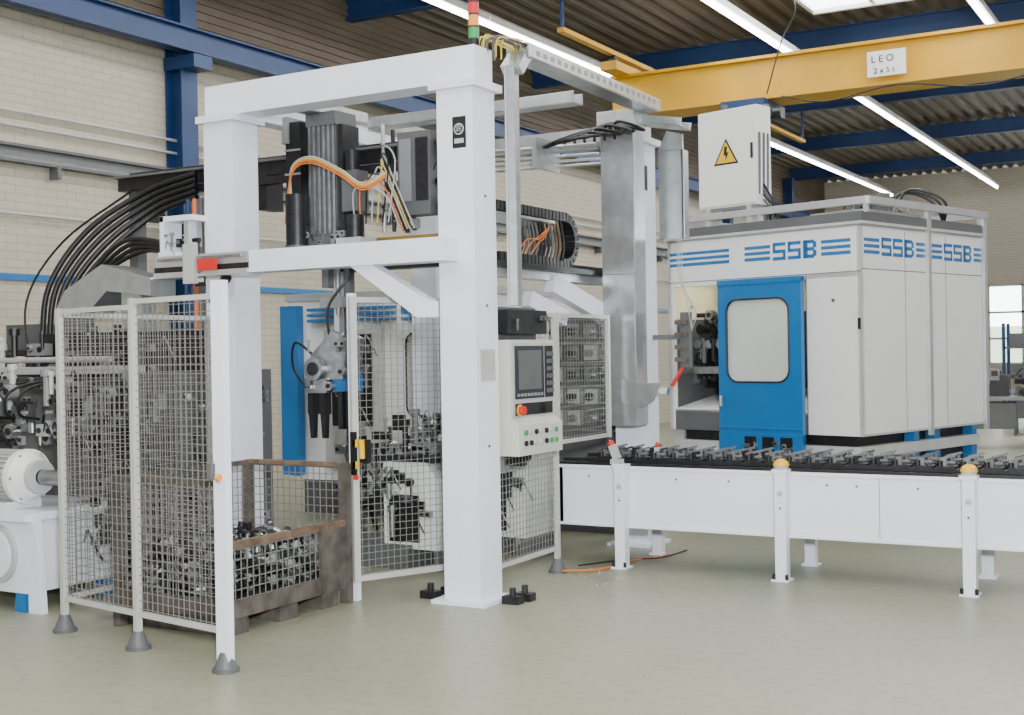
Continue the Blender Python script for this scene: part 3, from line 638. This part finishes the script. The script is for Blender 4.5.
b.cyl((-6.88,ya,.84),(-6.84,ya,.84),.18,WHITE2,24); b.cyl((-6.84,ya,.84),(-6.76,ya,.84),.17,WHITE2,24,.12); b.cyl((-6.76,ya,.84),(-6.72,ya,.84),.11,LGREY,20); b.cyl((-6.72,ya,.84),(-6.70,ya,.84),.05,DARK,14)
for k in range(6):
    t=2*math.pi*k/6; b.cyl((-6.84,ya+.155*math.cos(t),.84+.155*math.sin(t)),(-6.82,ya+.155*math.cos(t),.84+.155*math.sin(t)),.012,STEEL,8)
b.box(-7.2,ya-.14,.63,-6.9,ya+.14,.68,WHITE2); b.box(-7.15,ya-.24,.86,-6.98,ya-.16,1.0,WHITE2)
b.cyl((-6.70,ya,.84),(-6.5,ya,.84),.05,STEEL,14)
b.clutter(-7.6,-6.5,5.55,5.9,1.04,1.48,90,[STEEL,LGREY,MGREY,GREY,STEEL,DARK],.8)
b.clutter(-6.75,-6.2,5.7,6.0,.3,1.4,80,[STEEL,MGREY,MGREY,DARK,GREY,DARK],.9)
b.box(-7.7,6.1,.6,-6.5,6.2,1.5,GREY)
for k in range(5): b.tube([(-7.5+.13*k,5.7,1.2),(-7.45+.13*k,5.5,1.25),(-7.4+.13*k,5.55,1.42),(-7.3+.15*k,6.1,1.5)],.010,BLACK,6,5)
b.box(-8.0,5.9,1.5,-6.5,6.2,1.55,ALU); b.cyl((-8.0,5.8,1.6),(-6.4,5.8,1.6),.02,ALU,10)
b.done(.002)
b=B('transfer_machine')
b.box(-8.6,6.5,.1,-6.5,7.5,1.5,GREY); b.box(-8.65,6.45,0,-6.45,7.55,.12,DARK)
b.box(-8.0,6.55,1.5,-6.7,7.2,1.8,DARK)
b.prism([(-7.75,6.5,1.98),(-7.65,6.5,2.12),(-7.25,6.5,2.3),(-6.75,6.5,2.18),(-6.75,6.5,2.05),(-7.2,6.5,2.1),(-7.4,6.5,1.95)],(0,.25,0),GALV)
b.box(-7.1,6.55,1.8,-6.9,6.7,2.1,GALV); b.box(-7.7,6.55,1.8,-7.55,6.7,2.0,GREY)
b.clutter(-8.6,-6.55,6.32,6.45,.3,1.75,220,[STEEL,DARK,MGREY,BLACK,STEEL,LGREY,GREY],1.0)
b.clutter(-6.52,-6.48,6.5,7.4,.3,1.45,40,[STEEL,DARK,MGREY,ALU],.7)
tm=b.done(.002)
b=B('hose_bundle')
for k in range(5):
    o=.085*k
    b.tube([(-8.40+o,6.9,1.7),(-8.36+o,6.95,2.2-o*.2),(-8.12+o*.8,7.15,2.66-o*.5),(-7.7+o*.3,7.4,2.97-o*.55),(-7.2,7.45,3.08-o*.55)],.024,BLACK,8,6)
for k in range(4):
    o=.06*k
    b.tube([(-7.9+o,6.75,1.8),(-7.8+o,6.8,2.15+o*.3),(-7.4+o,6.85,2.50-o*.5),(-6.75,6.75,2.44-o*.4)],.018,BLACK,7,6)
b.tube([(-8.9,7.2,1.5),(-8.95,7.2,2.1),(-8.6,7.3,2.6),(-8.0,7.5,3.0)],.010,BLACK,6,6)
for k in range(7): b.cyl((-7.15+.07*k,7.3,1.5),(-7.15+.07*k,7.3,2.85),.02,[DBLUE,ORANGE,GREY,BLUE,MGREY,DARK,ORANGE][k],8)
b.done(parent=tm)
b=B('tool_cabinet'); b.box(-10.6,8.0,0,-9.9,9.3,1.7,DARK); b.box(-9.9,8.05,.1,-9.88,8.6,1.65,GREY); b.box(-9.9,8.68,.1,-9.88,9.25,1.65,GREY); b.box(-10.5,8.2,1.7,-10.0,8.8,1.95,GREY); b.clutter(-9.9,-9.86,8.0,9.2,.9,1.6,20,[MGREY,STEEL,BLACK],1.2); b.done(.005)

b=B('floor_cable'); b.tube([(-4.2,7.95,.02),(-4.0,8.15,.015),(-3.95,8.6,.015),(-3.8,8.9,.015),(-3.95,9.2,.015)],.007,ORANGE,6,6)
b.tube([(-4.2,8.2,.02),(-4.0,8.6,.015),(-3.8,8.8,.015),(-3.75,9.2,.015)],.006,BLACK,6,6)
for k in range(20): 
    x=-3.9+random.uniform(-.25,.3); y=7.9+random.uniform(-.3,.4); b.box(x,y,0,x+.010,y+.010,.005,LGREY)
b.done()

# ---------------------------------------------------------------- right background
def workbench(x,y,r=0):
    M=Matrix.Translation((x,y,0))@Matrix.Rotation(r,4,'Z')
    b=B('workbench',M); b.box(-.8,-.35,.74,.8,.35,.79,MGREY)
    for sx in(-.75,.7):
        for sy in(-.32,.28): b.box(sx,sy,0,sx+.05,sy+.05,.74,GREY)
    b.box(-.7,-.3,.3,.0,.3,.7,GREY); b.box(-.5,-.1,.79,-.1,.2,1.12,DARK); b.box(.1,-.2,.79,.5,.1,.9,DARK)
    b.clutter(-.7,.7,-.2,.2,.85,1.15,24,[DARK,GREY,DBLUE,MGREY,BLACK],1.2); b.done(.003)
def chair(x,y,r=0):
    M=Matrix.Translation((x,y,0))@Matrix.Rotation(r,4,'Z')
    b=B('office_chair',M)
    for k in range(5):
        t=k*2*math.pi/5; b.beam((0,0,.09),(.28*math.cos(t),.28*math.sin(t),.06),.04,.03,BLACK); b.sph((.28*math.cos(t),.28*math.sin(t),.03),.03,BLACK)
    b.cyl((0,0,.08),(0,0,.44),.025,DARK,10); b.box(-.22,-.22,.44,.22,.22,.51,BLACK); b.beam((0,.2,.46),(0,.27,.7),.05,.02,BLACK); b.box(-.2,.22,.62,.2,.28,1.0,BLACK); b.done(.02)
workbench(-1.2,17.5);workbench(.9,18.5,.3);workbench(-2.9,20.5,.1);workbench(-2.6,23.5,.1)
chair(-1.8,16.2,.5);chair(-1.1,15.2,2.5);chair(-1.9,18.9,1)
b=B('storage_rack')
for x in(-3.9,-1.9):
    for y in(26,26.6): b.box(x-.03,y,0,x+.03,y+.05,2.0,DBLUE)
for z in(.3,.9,1.5): 
    b.box(-3.9,26,z,-1.9,26.65,z+.04,GREY)
    for k in range(5): b.box(-3.8+.38*k,26.05,z+.04,-3.5+.38*k,26.5,z+.3,random.choice([GREY,DARK,BLUE,MGREY]))
b.done()
b=B('drill_press'); b.box(-1.9,14.3,0,-1.5,14.8,.1,GREY); b.cyl((-1.7,14.6,.1),(-1.7,14.6,1.7),.05,GREY,12); b.box(-1.85,14.2,1.35,-1.55,14.75,1.7,DARK); b.box(-1.9,14.15,.85,-1.5,14.55,.92,GREY); b.cyl((-1.7,14.35,1.1),(-1.7,14.35,1.35),.03,STEEL,10); b.clutter(-1.85,-1.5,14.1,14.2,.9,1.3,8,[DARK,GREY,STEEL],.8); b.done(.005)

# ---------------------------------------------------------------- light / world / camera
w=bpy.data.worlds.new('world'); S.world=w; w.use_nodes=True
w.node_tree.nodes['Background'].inputs[0].default_value=(.96,.97,.98,1); w.node_tree.nodes['Background'].inputs[1].default_value=.38
def area(name,loc,tgt,size,en,col=(1,1,1)):
    L=bpy.data.lights.new(name,'AREA'); L.size=size; L.energy=en; L.color=col
    o=bpy.data.objects.new(name,L); o.location=loc
    o.rotation_euler=(Vector(tgt)-Vector(loc)).to_track_quat('-Z','Y').to_euler(); S.collection.objects.link(o)
area('flash_lamp',(.6,-.3,2.3),(-4,8,1.2),.4,900,(.98,.99,1))
cam=bpy.data.cameras.new('camera'); co=bpy.data.objects.new('camera',cam); S.collection.objects.link(co)
cam.sensor_width=36; cam.lens=1250/1024*36
R=Matrix.Rotation(math.radians(30),4,'Z')@Matrix.Rotation(math.radians(90-.25),4,'X')@Matrix.Rotation(-.017,4,'Z')
co.matrix_world=Matrix.Translation((0,0,1.6))@R
S.camera=co
